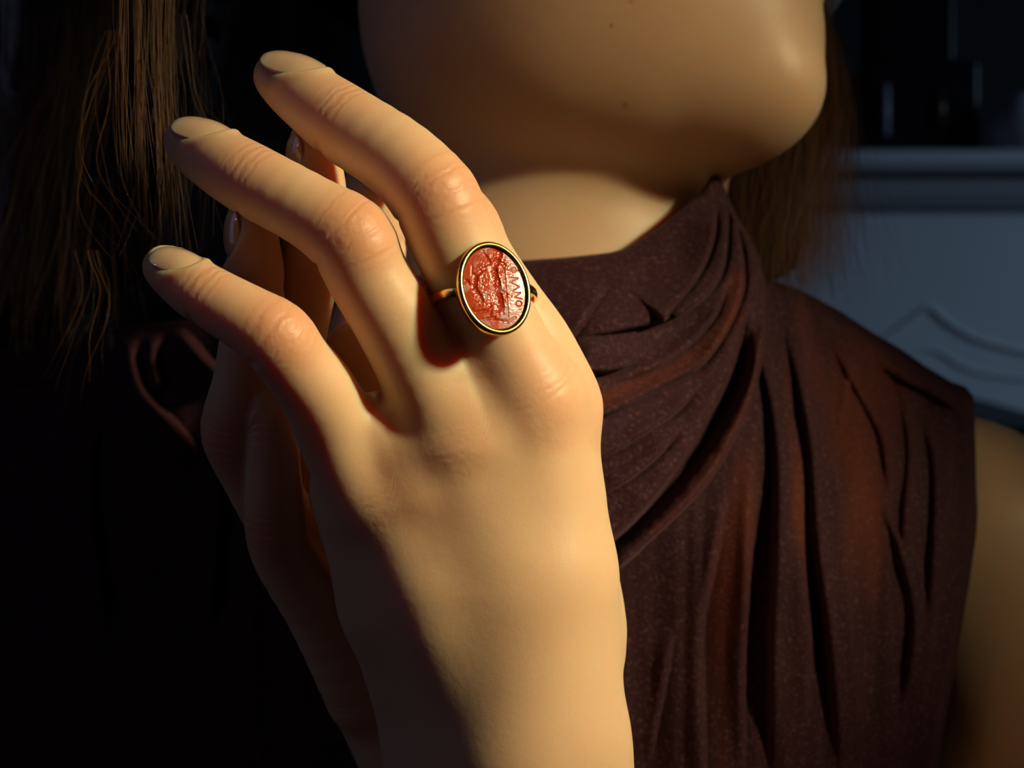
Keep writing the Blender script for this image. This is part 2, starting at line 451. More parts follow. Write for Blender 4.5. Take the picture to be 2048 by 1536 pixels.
# ------------------------------------------------------------------ fingers
class Finger:
    """nodes: (px, py, depth mm, radius mm) from knuckle to tip; joints: node index of each joint; dorsal: list of back-of-finger directions per node"""
    def __init__(s, nodes, joints, dorsal, nail=None, n=30):
        C = np.array([P(a, b, c) for a, b, c, r in nodes]); R = np.array([r for *_, r in nodes]) / 1000
        q = bezier(np.hstack([C, R[:, None]]), n); s.C = q[:, :3]; s.R = q[:, 3]
        D = np.array([dorsal if np.ndim(dorsal) == 1 else dorsal[min(i, len(dorsal) - 1)] for i in range(len(nodes))], float)
        s.D = bezier(D, n)
        T = np.gradient(s.C, axis=0); T /= np.linalg.norm(T, axis=1)[:, None]; s.T = T
        s.D -= T * np.sum(s.D * T, 1)[:, None]; s.D /= np.linalg.norm(s.D, axis=1)[:, None]
        s.S = np.concatenate([[0], np.cumsum(np.linalg.norm(np.diff(s.C, axis=0), axis=1))])
        tn = np.linspace(0, len(nodes) - 1, n)
        s.J = [np.interp(j, tn, s.S) for j in joints]; s.nail = nail
        s.tn = tn
    def fill(s, vol, k=0.0):
        for i in range(len(s.C) - 1):
            vol.cone(s.C[i], s.C[i + 1], s.R[i], s.R[i + 1], k, pad=0.009)
    def coords(s, V):
        best = np.full(len(V), 1e9); S = np.zeros(len(V)); Q = np.zeros_like(V)
        for i in range(len(s.C) - 1):
            a, b = s.C[i], s.C[i + 1]; ba = b - a; L = ba.dot(ba)
            t = np.clip((V - a) @ ba / L, 0, 1); c = a + t[:, None] * ba
            d = np.linalg.norm(V - c, axis=1) - (s.R[i] + t * (s.R[i + 1] - s.R[i])); m = d < best
            best[m] = d[m]; S[m] = (s.S[i] + t[m] * math.sqrt(L)); Q[m] = V[m] - c[m]
        D = np.stack([np.interp(S, s.S, s.D[:, j]) for j in range(3)], 1)
        ca = np.sum(Q * D, 1) / (np.linalg.norm(Q, axis=1) + 1e-9)
        return best, S, ca
    def nail_frame(s):
        c = s.nail
        i = np.argmin(abs(s.S - (s.S[-1] - c.get('back', 0.004))))
        T = unit(s.C[-1] - s.C[i - 3]) if 'T' not in c else unit(c['T'])
        D = s.D[-1] if 'D' not in c else unit(c['D'])
        D = unit(D - T * T.dot(D)); W = np.cross(T, D)
        return s.C[i], T, D, W, s.R[i]
def super_q(u, v): return (abs(u) ** 2.3 + abs(v) ** 2.3) ** (1 / 2.3)

def make_nail(f, person):
    c = f.nail; P0, T, D, W, r = f.nail_frame(); L = c['L']; HW = c['W']; lift = c.get('lift', 0.0)
    nu, nv = 25, 33; V = []; tip = []
    rc = HW / math.sin(math.radians(58))
    for thick in (0, 1):
        for j in range(nv):
            v = -1 + 2 * j / (nv - 1)
            wv = (1 - abs(v) ** 2.4) ** (1 / 2.2) if abs(v) < 1 else 0.0
            for i in range(nu):
                u = -1 + 2 * i / (nu - 1)
                a = math.radians(58) * u * max(wv, 0.02)
                rad = rc - thick * 0.00045
                p = P0 + T * (v * L / 2 + c.get('fwd', 0)) + D * (r + lift - rc + rad * math.cos(a) - 0.0013 * max(v, 0) ** 3 - 0.0017 * max(-v, 0) ** 2) + W * rad * math.sin(a)
                V.append(p); tip.append(sstep(0.45, 0.75, v))
    F = []; n = nu * nv
    for j in range(nv - 1):
        for i in range(nu - 1):
            a = j * nu + i; F.append((a, a + 1, a + nu + 1, a + nu)); F.append((n + a, n + a + nu, n + a + nu + 1, n + a + 1))
    rim = [i for i in range(nu)] + [j * nu + nu - 1 for j in range(1, nv)] + [(nv - 1) * nu + i for i in range(nu - 2, -1, -1)] + [j * nu for j in range(nv - 2, 0, -1)]
    for k in range(len(rim)):
        a, b = rim[k], rim[(k + 1) % len(rim)]; F.append((a, n + a, n + b, b))
    o = mesh_obj('fingernail', V, F, NAIL, attrs={'tip': tip}); place(o, person); return o

def detail(V, F, fingers, knuckles, keep=None):
    """displace skin for nail beds and joint creases; return attributes"""
    N = vnormals(V, F); best = np.full(len(V), 1e9); red = np.zeros(len(V)); cs = np.zeros(len(V)); cm = np.zeros(len(V)); disp = np.zeros(len(V))
    allc = [f.coords(V) for f in fingers]
    for f, (d, S, ca) in zip(fingers, allc):
        m = (d < best); best[m] = d[m]
    for f, (d, S, ca) in zip(fingers, allc):
        own = (d <= best + 1e-9) & (d < 0.004)
        for k, j in enumerate(f.J):
            x = (S - j) * 1000
            wd = (5.2, 4.2, 3.2)[min(k, 2)]
            mk = np.exp(-(x / wd) ** 2) * sstep(-0.1, 0.6, ca) * own
            if k == 0: mk = mk * 0.5
            cs = np.where(mk > cm, x, cs); cm = np.maximum(cm, mk)
            red = np.maximum(red, np.exp(-(x / 7.0) ** 2) * sstep(-0.3, 0.8, ca) * own * (0.35, 0.9, 0.6)[min(k, 2)])
            # palm-side flexion creases and soft dorsal dimples
            disp += own * -0.00045 * np.exp(-(x / 0.9) ** 2) * sstep(0.1, -0.6, ca) * (k > 0)
            if k == 1:
                disp += own * 0.0003 * np.exp(-(x / 3.5) ** 2) * sstep(.3, .9, ca)
        red = np.maximum(red, own * sstep(f.S[-1] - 0.009, f.S[-1], S) * 0.3)
        if f.nail:
            c = f.nail; P0, T, D, W, r = f.nail_frame(); L = c['L']; HW = c['W']
            q = V - P0; v = (q @ T - c.get('fwd', 0)) / (L / 2); u = (q @ W) / (HW); dd = q @ D
            sel = own & (dd > 0); Q = (abs(u) ** 2.3 + abs(v) ** 2.3) ** (1 / 2.3)
            disp += sel * (-0.0009 * (1 - sstep(0.86, 1.0, Q)) + 0.00055 * np.exp(-((Q - 1.17) / 0.15) ** 2) * (1 - sstep(0.2, 0.7, v)))
    for (c, r, a) in knuckles:
        red = np.maximum(red, a * np.exp(-np.sum((V - c) ** 2, 1) / r ** 2))
    cs = avg(cs, F, 6); cm = avg(cm, F, 4); disp = avg(disp, F, 1)
    V = V + N * disp[:, None]
    return V, red, cs, cm

def px_mm(px, y): return px / sc_at(y / 1000) * 1000

# ---- left hand: back of the hand towards the lens, ring on the middle finger
dA = unit((0.50, -0.62, 0.60))
A = Finger([(1062, 800, 6, 10.0), (1010, 690, 3, 9.2), (955, 585, 0, 8.9), (905, 480, -3, 8.6), (870, 399, -4, 8.8), (802, 322, -2, 8.2), (700, 255, 3, 8.0), (640, 212, 6, 7.3), (590, 175, 9, 6.5), (556, 153, 11, 5.2)],
           (0, 4, 6.2), dA, dict(L=0.0138, W=0.0052, back=0.0040, fwd=0.0003, lift=0.0007, D=(0.25, -0.52, 0.80), T=(-0.93, 0.25, 0.24)))
B = Finger([(905, 880, 7, 9.6), (852, 760, 2, 8.9), (790, 640, -3, 8.5), (735, 550, -6, 8.2), (700, 480, -8, 8.4), (628, 428, -7, 7.4), (525, 372, -3, 7.3), (465, 338, 0, 7.0), (410, 304, 4, 6.3), (378, 284, 6, 5.2)],
           (0, 4, 6.2), dA, dict(L=0.0125, W=0.0048, back=0.0040, fwd=0.0003, lift=0.0007, D=(0.25, -0.55, 0.79), T=(-0.93, 0.25, 0.22)))
Cc = Finger([(738, 990, 10, 9.2), (682, 880, 5, 8.5), (640, 790, -2, 7.8), (590, 725, -7, 7.2), (552, 676, -10, 7.2), (500, 640, -10, 6.6), (430, 600, -8, 6.1), (388, 575, -6, 5.8), (350, 548, -4, 5.1), (328, 533, -3, 4.3)],
            (0, 4, 6.2), dA, dict(L=0.0110, W=0.0042, back=0.0038, fwd=0.0003, lift=0.0006, D=(0.15, -0.60, 0.79), T=(-0.92, 0.3, 0.24)))
I_ = Finger([(1115, 815, 15, 9.0), (1074, 705, 16, 8.5), (1012, 610, 16, 8.0), (955, 520, 15, 7.7), (918, 450, 15, 8.0), (850, 380, 27, 7.4), (790, 340, 38, 7.0), (750, 320, 46, 6.2)],
            (0, 4, 6), dA)
TH = Finger([(1130, 1250, 28, 13), (1120, 1050, 42, 11), (1060, 880, 52, 9.8), (1010, 760, 60, 9), (980, 680, 66, 7.5)], (2, 3), unit((.8, .1, .5)))
left = [A, B, Cc, I_]
H = 0.00058
def build_hand(fingers, palm, lo, hi, h, kf=0.0006, kp=0.006, extra=()):
    vf = Vol(lo, hi, h); vp = Vol(lo, hi, h)
    for f in fingers:
        g = Vol(np.min(f.C, 0) - 0.022, np.max(f.C, 0) + 0.022, h)
        # snap to the shared lattice
        off = np.round((g.lo - vf.lo) / h).astype(int); g.lo = vf.lo + off * h
        f.fill(g, 0.0010)
        a = np.maximum(off, 0); b = np.minimum(off + g.n, vf.n)
        sa = a - off; sb = b - off
        S1 = tuple(slice(a[i], b[i]) for i in range(3)); S2 = tuple(slice(sa[i], sb[i]) for i in range(3))
        vf.v[S1] = smin(vf.v[S1], g.v[S2], kf)
    for (a, b, ra, rb, k) in palm: vp.cone(a, b, ra / 1000, rb / 1000, k / 1000, pad=0.014)
    for (a, b, ra, rb, k) in extra: vp.cone(a, b, ra / 1000, rb / 1000, k / 1000, pad=0.014)
    vf.v = smin(vf.v, vp.v, kp)
    V, F = vf.extract(); return taubin(V, F, 3), F
def cn(a, b, k=6):   # a,b = (px,py,y,r)
    return (P(*a[:3]), P(*b[:3]), a[3], b[3], k)
W1 = (1060, 1500, 14); 
palmL = [
    cn((1062, 805, 9, 11.5), (1065, 1150, 14, 14), 8), cn((920, 895, 10, 11), (1000, 1180, 14, 14), 8),
    cn((765, 1005, 13, 10.5), (890, 1230, 15, 14), 8), cn((1098, 815, 17, 10.0), (1100, 1150, 17, 13.2), 8),
    cn((1100, 1150, 17, 13.2), (1126, 1480, 18, 13.6), 8), cn((1065, 1150, 14, 14), (1060, 1500, 14, 15.5), 10),
    cn((1000, 1180, 14, 14), (1025, 1500, 17, 16), 10), cn((885, 1160, 14, 13.0), (930, 1340, 19, 14.5), 10), cn((930, 1340, 19, 14.5), (965, 1500, 22, 15.5), 8), cn((800, 1000, 10, 10), (885, 1160, 14, 13), 8), cn((915, 905, 7.0, 10), (990, 1130, 13, 13.2), 8), cn((795, 1200, 20, 12), (900, 1500, 31, 13.5), 8),
    cn((702, 985, 16, 9.0), (795, 1200, 20, 12), 8),
    cn((800, 1010, 21, 10), (880, 1230, 22, 13), 8),
    cn((1126, 1480, 18, 13.6), (1200, 2100, 24, 19), 8), cn((1025, 1500, 17, 16), (1060, 2100, 24, 22), 10),
    cn((965, 1500, 22, 15.5), (1000, 2100, 32, 21), 10), cn((900, 1500, 31, 13.5), (960, 2100, 40, 18), 10),
    cn((1120, 1000, 24, 9), (1110, 1300, 28, 15), 8),
]
web = [cn((925, 745, 1, 4.5), (935, 870, 5, 9.5), 5), cn((955, 730, 3, 5), (970, 860, 6, 9.5), 5), cn((762, 850, 3, 4.5), (830, 960, 8, 10), 5), cn((840, 900, 7, 8.5), (900, 1050, 12, 12), 6), cn((1000, 860, 8, 10), (1010, 1080, 12, 13), 6),
       cn((1000, 735, 8, 5.5), (1000, 860, 10, 9), 5), cn((860, 800, 10, 5.5), (880, 930, 12, 8), 5), cn((975, 750, 9, 5), (870, 830, 10, 5), 5),
       cn((760, 830, 9, 5.0), (820, 960, 12, 8), 5)]
lo = P(200, 0, 0) * [1, 0, 0] + [0, -0.035, CAMZ - 0.088 - 0.012]; hi = np.array([0.032, 0.085, CAMZ + 0.075])
VL, FL = build_hand(left + [TH], palmL + web, lo, hi, H, kp=0.007)
knL = [(P(1120, 780, -4), 0.010, 0.62), (P(940, 880, -4), 0.010, 0.30), (P(800, 985, -2), 0.012, 0.55), (P(1190, 790, 14), .008, .4), (P(640, 1010, 10), .010, .2)]
VL, redL, csL, cmL = detail(VL, FL, left, knL)

# ---- right hand behind: seen from its little-finger side, finger backs to the left
dR = unit((-0.92, -0.38, 0.0))
R2 = Finger([(690, 1240, 46, 9.5), (588, 1080, 33, 8.0), (514, 950, 24, 7.6), (476, 860, 18, 7.6), (490, 760, 13, 6.6), (503, 660, 10, 6.3), (510, 570, 9.5, 6.1), (505, 500, 10, 5.8), (500, 430, 11, 4.8)],
            (0, 3, 6), dR, dict(L=0.0118, W=0.0044, back=0.0062, fwd=0.001, lift=0.0004, D=(-0.93, -0.36, 0.08), T=(0.02, 0.0, 1)), n=32)
R1 = Finger([(760, 1240, 62, 10), (660, 1080, 52, 8.6), (590, 900, 40, 8.0), (575, 760, 30, 7.4), (598, 640, 22, 6.6), (622, 520, 19, 6.5), (632, 420, 18, 6.5), (630, 350, 18, 6.1), (622, 285, 19, 4.8)],
            (0, 3, 6), dR, dict(L=0.0122, W=0.0046, back=0.0066, fwd=0.001, lift=0.0004, D=(-0.93, -0.36, 0.08), T=(-0.02, 0.0, 1)), n=32)
R3 = Finger([(730, 1380, 41, 9.5), (648, 1230, 31, 8.0), (568, 1110, 23, 6.8), (553, 1040, 19, 6.5), (548, 960, 16, 5.8), (545, 890, 14, 5.5), (542, 830, 13, 5.3), (538, 790, 13, 4.8), (533, 765, 13, 4.1)],
            (0, 3, 5.6), dR, dict(L=0.0098, W=0.0036, back=0.0035, fwd=0.001, lift=0.0003, D=(-0.93, -0.36, 0.05), T=(-0.05, 0.0, 1)), n=32)
R0 = Finger([(800, 1240, 84, 10), (760, 1080, 74, 8.6), (735, 860, 64, 8.4), (722, 700, 58, 8.0), (740, 600, 56, 7.4), (752, 480, 55, 7.2), (748, 400, 53, 7.0), (740, 345, 53, 5.5)],
            (0, 3, 5), dR, n=30)
TR = Finger([(900, 1100, 52, 11), (820, 950, 44, 9.5), (755, 820, 38, 8.4), (716, 735, 36, 7.8), (708, 712, 36, 7.6)], (2, 3), unit((-.6, -.7, .3)), n=20)
right = [R0, R1, R2, R3]
palmR = [cn((705, 1290, 48, 10), (975, 1750, 70, 17), 8), cn((740, 1240, 58, 11), (1000, 1750, 80, 17), 8), cn((770, 1240, 70, 11), (1020, 1750, 90, 17), 8), cn((830, 1240, 84, 11), (1040, 1750, 100, 17), 8),
         cn((760, 1400, 46, 10), (965, 1750, 60, 16), 8), cn((900, 1100, 58, 11), (960, 1500, 76, 16), 8),
         cn((985, 1750, 72, 20), (1080, 2400, 90, 28), 8), cn((940, 1750, 92, 20), (1050, 2400, 110, 28), 8)]
lo2 = np.array([-0.092, -0.008, CAMZ - 0.135]); hi2 = np.array([0.03, 0.15, CAMZ + 0.075])
VR, FR = build_hand(right + [TR], palmR, lo2, hi2, 0.00078, kp=0.006)
VR, redR, csR, cmR = detail(VR, FR, right, [(P(700, 690, 32), .012, .3)])

# ------------------------------------------------------------------ head, neck, torso, arms (coarser lattice, same mesh)
HB = 0.0021
vb = Vol((-0.30, 0.02, CAMZ - 0.42), (0.33, 0.34, CAMZ + 0.27), HB)
E = lambda px, py, y, rx, ry, rz, k, R=None, **kw: vb.ell(P(px, py, y), (rx / 1000, ry / 1000, rz / 1000), k / 1000, R, pad=0.02, **kw)
def rotm(az, el=0, roll=0):
    m = Matrix.Rotation(math.radians(az), 3, 'Z') @ Matrix.Rotation(math.radians(el), 3, 'Y') @ Matrix.Rotation(math.radians(roll), 3, 'X')
    return np.array(m.transposed())
# skull and face, turned to the right of the picture
HC = P(1220, -330, 196)
vb.ell(HC, (0.092, 0.075, 0.100), 0.0, pad=0.02)
vb.ell(HC + [-0.030, 0.030, 0.02], (0.080, 0.066, 0.080), 0.02, pad=0.02)
E(1150, -5, 140, 64, 53, 54, 20)                     # cheek
E(1370, 70, 131, 35, 34, 34, 24)
E(1490, 70, 128, 20, 24, 22, 16)                      # chin block
E(1543, 172, 119, 13.5, 17, 13.5, 7)                  # chin ball
E(1465, 150, 120, 17, 19, 18, 14)
vb.cone(P(1480, 175, 122), P(930, 110, 128), 0.0165, 0.024, 0.018, pad=0.02)  # near jaw line
vb.cone(P(1480, 175, 128), P(1120, 20, 185), 0.0165, 0.021, 0.018, pad=0.02)  # far jaw line
vb.cone(P(1420, 205, 128), P(1050, 190, 150), 0.017, 0.026, 0.020, pad=0.02)  # under the jaw
E(1170, 140, 156, 62, 50, 36, 18)
E(1290, 190, 140, 34, 32, 24, 14)
E(1605, -70, 126, 17, 22, 9, 6)                       # lower lip
E(1612, -125, 126, 17, 21, 8, 5)                      # upper lip
E(1680, -255, 122, 20, 12, 12, 8); vb.cone(P(1600, -480, 128), P(1690, -270, 122), 0.008, 0.011, 0.010, pad=.02)  # nose
E(1520, -470, 100, 15, 13, 10, 8, cut=True); E(1520, -470, 108, 12, 12, 9, 3)   # eye socket, eye
E(1500, -560, 120, 40, 36, 14, 12)                    # brow
E(1000, -260, 150, 12, 7, 24, 5)                        # ear
# neck
vb.cone(P(1130, -40, 205), P(1070, 640, 168), 0.054, 0.056, 0.022, pad=0.03)
vb.cone(P(1230, 460, 162), P(1120, 720, 138), 0.026, 0.026, 0.030, pad=0.03)
# shoulders, chest
SL = P(1900, 1122, 178); SR = P(60, 1080, 250); N0 = P(1040, 720, 180)
vb.cone(N0, SL, 0.048, 0.036, 0.045, pad=0.04); vb.cone(N0, SR, 0.050, 0.036, 0.045, pad=0.04)
E(1120, 1560, 235, 140, 85, 170, 40)
vb.cone(SL, P(2080, 1560, 158), 0.046, 0.040, 0.02, pad=0.03)
vb.cone(P(2080, 1560, 158), P(2150, 2250, 150), 0.040, 0.036, 0.02, pad=0.03)
vb.cone(SR, P(-80, 1560, 235), 0.046, 0.040, 0.02, pad=0.03)
vb.cone(P(-80, 1560, 235), P(-150, 2250, 150), 0.040, 0.036, 0.02, pad=0.03)
# forearms rising from below the frame
vb.cone(P(1030, 1960, 22), P(1500, 2600, 70), 0.026, 0.036, 0.02, pad=0.03)
vb.cone(P(1010, 2250, 95), P(700, 2700, 120), 0.028, 0.036, 0.02, pad=0.03)
MOLES = []
for px, py, rad, col in ((1262, 4, .0013, (.55, .12, .06)), (1222, 52, .0008, (.2, .08, .04)), (947, 86, .0010, (.18, .06, .03)), (990, 298, .0009, (.15, .05, .03)), (1040, 344, .0009, (.12, .04, .02)),
                         (1218, 464, .0009, (.25, .12, .06)), (1250, 212, .0016, (.35, .15, .09))):
    for k in range(40, 260):
        q = P(px, py, k); ii = np.round((q - vb.lo) / vb.h).astype(int)
        if np.all(ii >= 0) and np.all(ii < vb.n) and vb.v[tuple(ii)] < 0.0:
            MOLES.append((tuple(q - [0, .0004, 0]), rad, col)); break
SKIN = skin_mat()
VB, FB = vb.extract(); VB = taubin(VB, FB, 8)
redB = np.zeros(len(VB))
NB = vnormals(VB, FB)
pxy = np.stack([1024 + VB[:, 0] * sc_at(VB[:, 1]), 768 - (VB[:, 2] - CAMZ) * sc_at(VB[:, 1])], 1)
person = empty('person', (0, 0.10, 0.75))
tag(person, 'brown-haired woman in a sleeveless burgundy draped top, hands raised beside her cheek', 'person')
V_all = np.vstack([VL, VR, VB]); F_all = np.vstack([FL, FR + len(VL), FB + len(VL) + len(VR)])
z = np.zeros(len(VB))
body = mesh_obj('body', V_all, F_all, SKIN, attrs={'red': np.concatenate([redL, redR, redB]), 'cs': np.concatenate([csL, csR, z]),
      'cmask': np.concatenate([cmL, cmR, z])})
place(body, person)
for f in left + right:
    if f.nail: make_nail(f, person)

# ------------------------------------------------------------------ the draped top
def tps(ctrl):
    c = np.array(ctrl, float); xy = c[:, :2] / 1000; n = len(c)
    def U(r2): return 0.5 * r2 * np.log(r2 + 1e-12)
    K = U(((xy[:, None] - xy[None]) ** 2).sum(-1)) + 1e-4 * np.eye(n)
    Pm = np.hstack([np.ones((n, 1)), xy]); M = np.block([[K, Pm], [Pm.T, np.zeros((3, 3))]])
    s = np.linalg.solve(M, np.concatenate([c[:, 2], np.zeros(3)]))
    def f(px, py):
        q = np.stack([px, py], -1).reshape(-1, 2) / 1000; out = np.empty(len(q))
        for i in range(0, len(q), 20000):
            b = q[i:i + 20000]; out[i:i + 20000] = U(((b[:, None] - xy[None]) ** 2).sum(-1)) @ s[:n] + s[n] + b @ s[n + 1:]
        return out.reshape(np.shape(px))
    return f
def curve_dist(px, py, pts, n=40):
    """signed distance (+ = left of travel) and parameter to a smooth curve"""
    q = bezier(np.array(pts, float), n); best = np.full(px.shape, 1e9); sd = np.zeros(px.shape); tt = np.zeros(px.shape)
    for i in range(n - 1):
        a, b = q[i], q[i + 1]; ba = b - a; L = ba @ ba
        t = ((px - a[0]) * ba[0] + (py - a[1]) * ba[1]) / L; tc = np.clip(t, 0, 1)
        dx = px - a[0] - tc * ba[0]; dy = py - a[1] - tc * ba[1]; d = np.hypot(dx, dy)
        cr = np.sign(ba[0] * dy - ba[1] * dx); m = d < best
        best[m] = d[m]; sd[m] = (d * cr)[m]; tt[m] = ((i + tc) / (n - 1))[m]
    return best, sd, tt
def fold(px, py, pts, amp, w_in, w_out, side=1, ends=(0.15, 0.15), valley=0.0):
    """an overlapping pleat: full height at the curve, fading over w_in to one side, dropping over w_out on the other"""
    d, sd, t = curve_dist(px, py, pts); sd = sd * side
    e = sstep(0, ends[0], t) * sstep(0, ends[1], 1 - t) if ends else 1
    endm = np.where((t <= 0.0) | (t >= 1.0), np.exp(-(d / (w_in * 0.5)) ** 2), 1.0)
    prof = np.where(sd > 0, np.exp(-(sd / w_in) ** 1.3), 1 - sstep(0, w_out, -sd))
    val = valley * np.exp(-((sd + w_out + 3) / 6.0) ** 2) if valley else 0
    return amp * (prof - val) * e * endm

# depth of the torso sheet in millimetres behind the ring
bod = tps([(1500, 560, 128), (1650, 660, 140), (1800, 760, 150), (1930, 800, 150), (1600, 900, 112), (1750, 1000, 110), (1900, 1050, 120), (1400, 700, 110), (1400, 1000, 92),
           (1300, 1300, 88), (1500, 1300, 92), (1700, 1400, 98), (1850, 1500, 112), (1000, 1000, 92), (1000, 1400, 84), (700, 900, 120), (400, 800, 150), (100, 720, 195), (-80, 760, 225),
           (100, 1000, 180), (400, 1100, 145), (700, 1300, 110), (0, 1400, 185), (1000, 600, 110), (600, 620, 140), (1000, 1800, 95), (1800, 1900, 135), (0, 1900, 190), (500, 1700, 120), (1500, 1800, 100)])
# shoulder outline (top of the sheet) across the picture
topx = np.array([-160, -40, 60, 150, 260, 420, 600, 1000, 1350, 1480, 1560, 1600, 1680, 1740, 1800, 1850, 1900, 1930, 1950])
topy = np.array([ 760, 705, 680, 660, 650, 640, 600, 540, 520, 540, 568, 582, 625, 665, 700, 735, 765, 776, 800])
nu, nv = 560, 420
U = np.linspace(0, 1, nu)[None]; Vv = np.linspace(0, 1, nv)[:, None]
yy = 520 + (1900 - 520) * Vv ** 0.92
# right arm-hole edge and left edge as functions of height
rx = np.interp(yy.ravel(), [520, 790, 850, 1000, 1200, 1400, 1536, 1900], [1945, 1952, 1950, 1935, 1908, 1880, 1862, 1840])[:, None]
lx = np.interp(yy.ravel(), [520, 800, 1000, 1400, 1900], [-150, -140, -90, -40, -20])[:, None]
PX = lx + (rx - lx) * U + 0 * yy
ty = np.interp(PX, topx, topy)
PY = ty + (1900 - ty) * (Vv ** 0.92)
PX = PX
Yd = bod(PX, PY)
hgt = np.zeros_like(Yd)
vfold = [([(1560, 600), (1600, 760), (1625, 900), (1640, 1100), (1665, 1300), (1690, 1600)], 5.5, 26, 12, -1),
         ([(1500, 640), (1545, 800), (1560, 1000), (1550, 1300), (1552, 1600)], 6.5, 38, 14, -1),
         ([(1450, 950), (1425, 1100), (1395, 1250), (1395, 1420), (1410, 1700)], 4.5, 40, 12, 1),
         ([(1530, 760), (1500, 950), (1490, 1150), (1480, 1350), (1480, 1600)], 3.5, 30, 10, 1),
         ([(1650, 660), (1715, 780), (1765, 880), (1780, 1000)], 2.6, 30, 8, -1),
         ([(1600, 640), (1620, 800), (1670, 960), (1690, 1150), (1700, 1400)], 3.6, 34, 10, 1),
         ([(1700, 700), (1690, 800), (1675, 860)], 2.2, 22, 8, 1),
         ([(1740, 715), (1810, 760), (1870, 790), (1930, 830)], 3.4, 22, 8, -1),
         ([(1800, 760), (1820, 900), (1812, 1020), (1808, 1100)], 3.0, 26, 8, -1),
         ([(1840, 820), (1868, 920), (1870, 1050), (1858, 1250)], 3.0, 26, 8, -1),
         ([(1760, 1000), (1800, 1100), (1830, 1250), (1800, 1450)], 3.0, 34, 10, -1),
         ([(1905, 830), (1895, 1000), (1870, 1200), (1840, 1420)], 3.0, 14, 8, 1),
         ([(1590, 1050), (1600, 1150), (1615, 1300), (1600, 1450)], 2.6, 26, 8, 1),
         ([(1345, 1250), (1320, 1380), (1290, 1536)], 3.0, 30, 9, 1),
         # left breast side, mostly in shade
         ([(300, 640), (262, 700), (280, 780), (340, 850), (430, 960)], 8, 26, 14, 1),
         ([(330, 655), (305, 700), (310, 745), (325, 790)], 6, 18, 10, 1),
         ([(350, 655), (380, 690), (415, 730), (460, 770)], 7, 26, 14, 1),
         ([(0, 768), (60, 762), (120, 750)], 4, 20, 8, -1), ([(480, 800), (440, 1000), (420, 1300)], 5, 40, 14, 1), ([(200, 800), (180, 1000), (220, 1300)], 5, 40, 14, 1)]
sheer = np.zeros_like(Yd)
for pts, amp, wi, wo, sd in vfold:
    hgt = hgt + fold(PX, PY, pts, amp, wi * 1.15, wo * 1.3, sd, (0.32, 0.22))
rng = np.random.default_rng(4)
def vnoise(x, y, seed, sx, sy):
    g = np.random.default_rng(seed).normal(size=(64, 64)); fx = (x / sx) % 63; fy = (y / sy) % 63
    i = np.floor(fx).astype(int); j = np.floor(fy).astype(int); a = fx - i; b = fy - j; a = a * a * (3 - 2 * a); b = b * b * (3 - 2 * b)
    return g[i, j] * (1 - a) * (1 - b) + g[(i + 1) % 64, j] * a * (1 - b) + g[i, (j + 1) % 64] * (1 - a) * b + g[(i + 1) % 64, (j + 1) % 64] * a * b
hgt = hgt + 0.8 * vnoise(PX, PY, 1, 50, 400) + 0.25 * vnoise(PX + 30, PY, 2, 20, 220)
hgt = hgt * (0.15 + 0.85 * sstep(0, 70, rx - PX)) * (0.2 + 0.8 * sstep(0, 60, PY - ty))
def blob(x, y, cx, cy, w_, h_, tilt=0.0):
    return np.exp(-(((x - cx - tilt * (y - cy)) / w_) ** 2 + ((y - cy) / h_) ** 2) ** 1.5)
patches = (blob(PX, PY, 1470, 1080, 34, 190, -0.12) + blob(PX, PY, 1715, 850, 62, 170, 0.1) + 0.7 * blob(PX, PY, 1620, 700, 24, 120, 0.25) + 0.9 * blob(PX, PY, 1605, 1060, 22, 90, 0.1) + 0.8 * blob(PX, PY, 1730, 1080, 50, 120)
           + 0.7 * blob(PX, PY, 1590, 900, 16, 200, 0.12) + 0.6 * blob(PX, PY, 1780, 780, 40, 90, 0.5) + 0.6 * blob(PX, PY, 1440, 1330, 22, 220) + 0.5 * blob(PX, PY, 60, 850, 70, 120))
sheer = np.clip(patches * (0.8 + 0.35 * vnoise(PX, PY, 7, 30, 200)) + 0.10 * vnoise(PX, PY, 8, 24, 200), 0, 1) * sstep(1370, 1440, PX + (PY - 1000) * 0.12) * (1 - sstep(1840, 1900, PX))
Ysurf = Yd - hgt
# roll away at the shoulder line and the arm hole
edge_t = (PY - ty); Ysurf = Ysurf + 26 * (1 - np.clip(edge_t / 40, 0, 1)) ** 2 * (PX > 1300)
er = (rx - PX); Ysurf = Ysurf + 9 * (1 - np.clip(er / 20, 0, 1)) ** 2
Ptop = PV(PX, PY, Ysurf)
def sheet(name, G, mat, parent, attrs=None, thick=0.0009):
    m, n = G.shape[:2]; V = G.reshape(-1, 3); i = np.arange(m * n).reshape(m, n)
    F = np.stack([i[:-1, :-1], i[1:, :-1], i[1:, 1:], i[:-1, 1:]], -1).reshape(-1, 4)
    o = mesh_obj(name, V, F, mat, attrs={k: a.reshape(-1) for k, a in (attrs or {}).items()})
    s = o.modifiers.new('thickness', 'SOLIDIFY'); s.thickness = thick; s.offset = 0
    if parent: place(o, parent)
    return o
sheet('draped_top', Ptop, CLOTH, person, {'sheer': sheer})

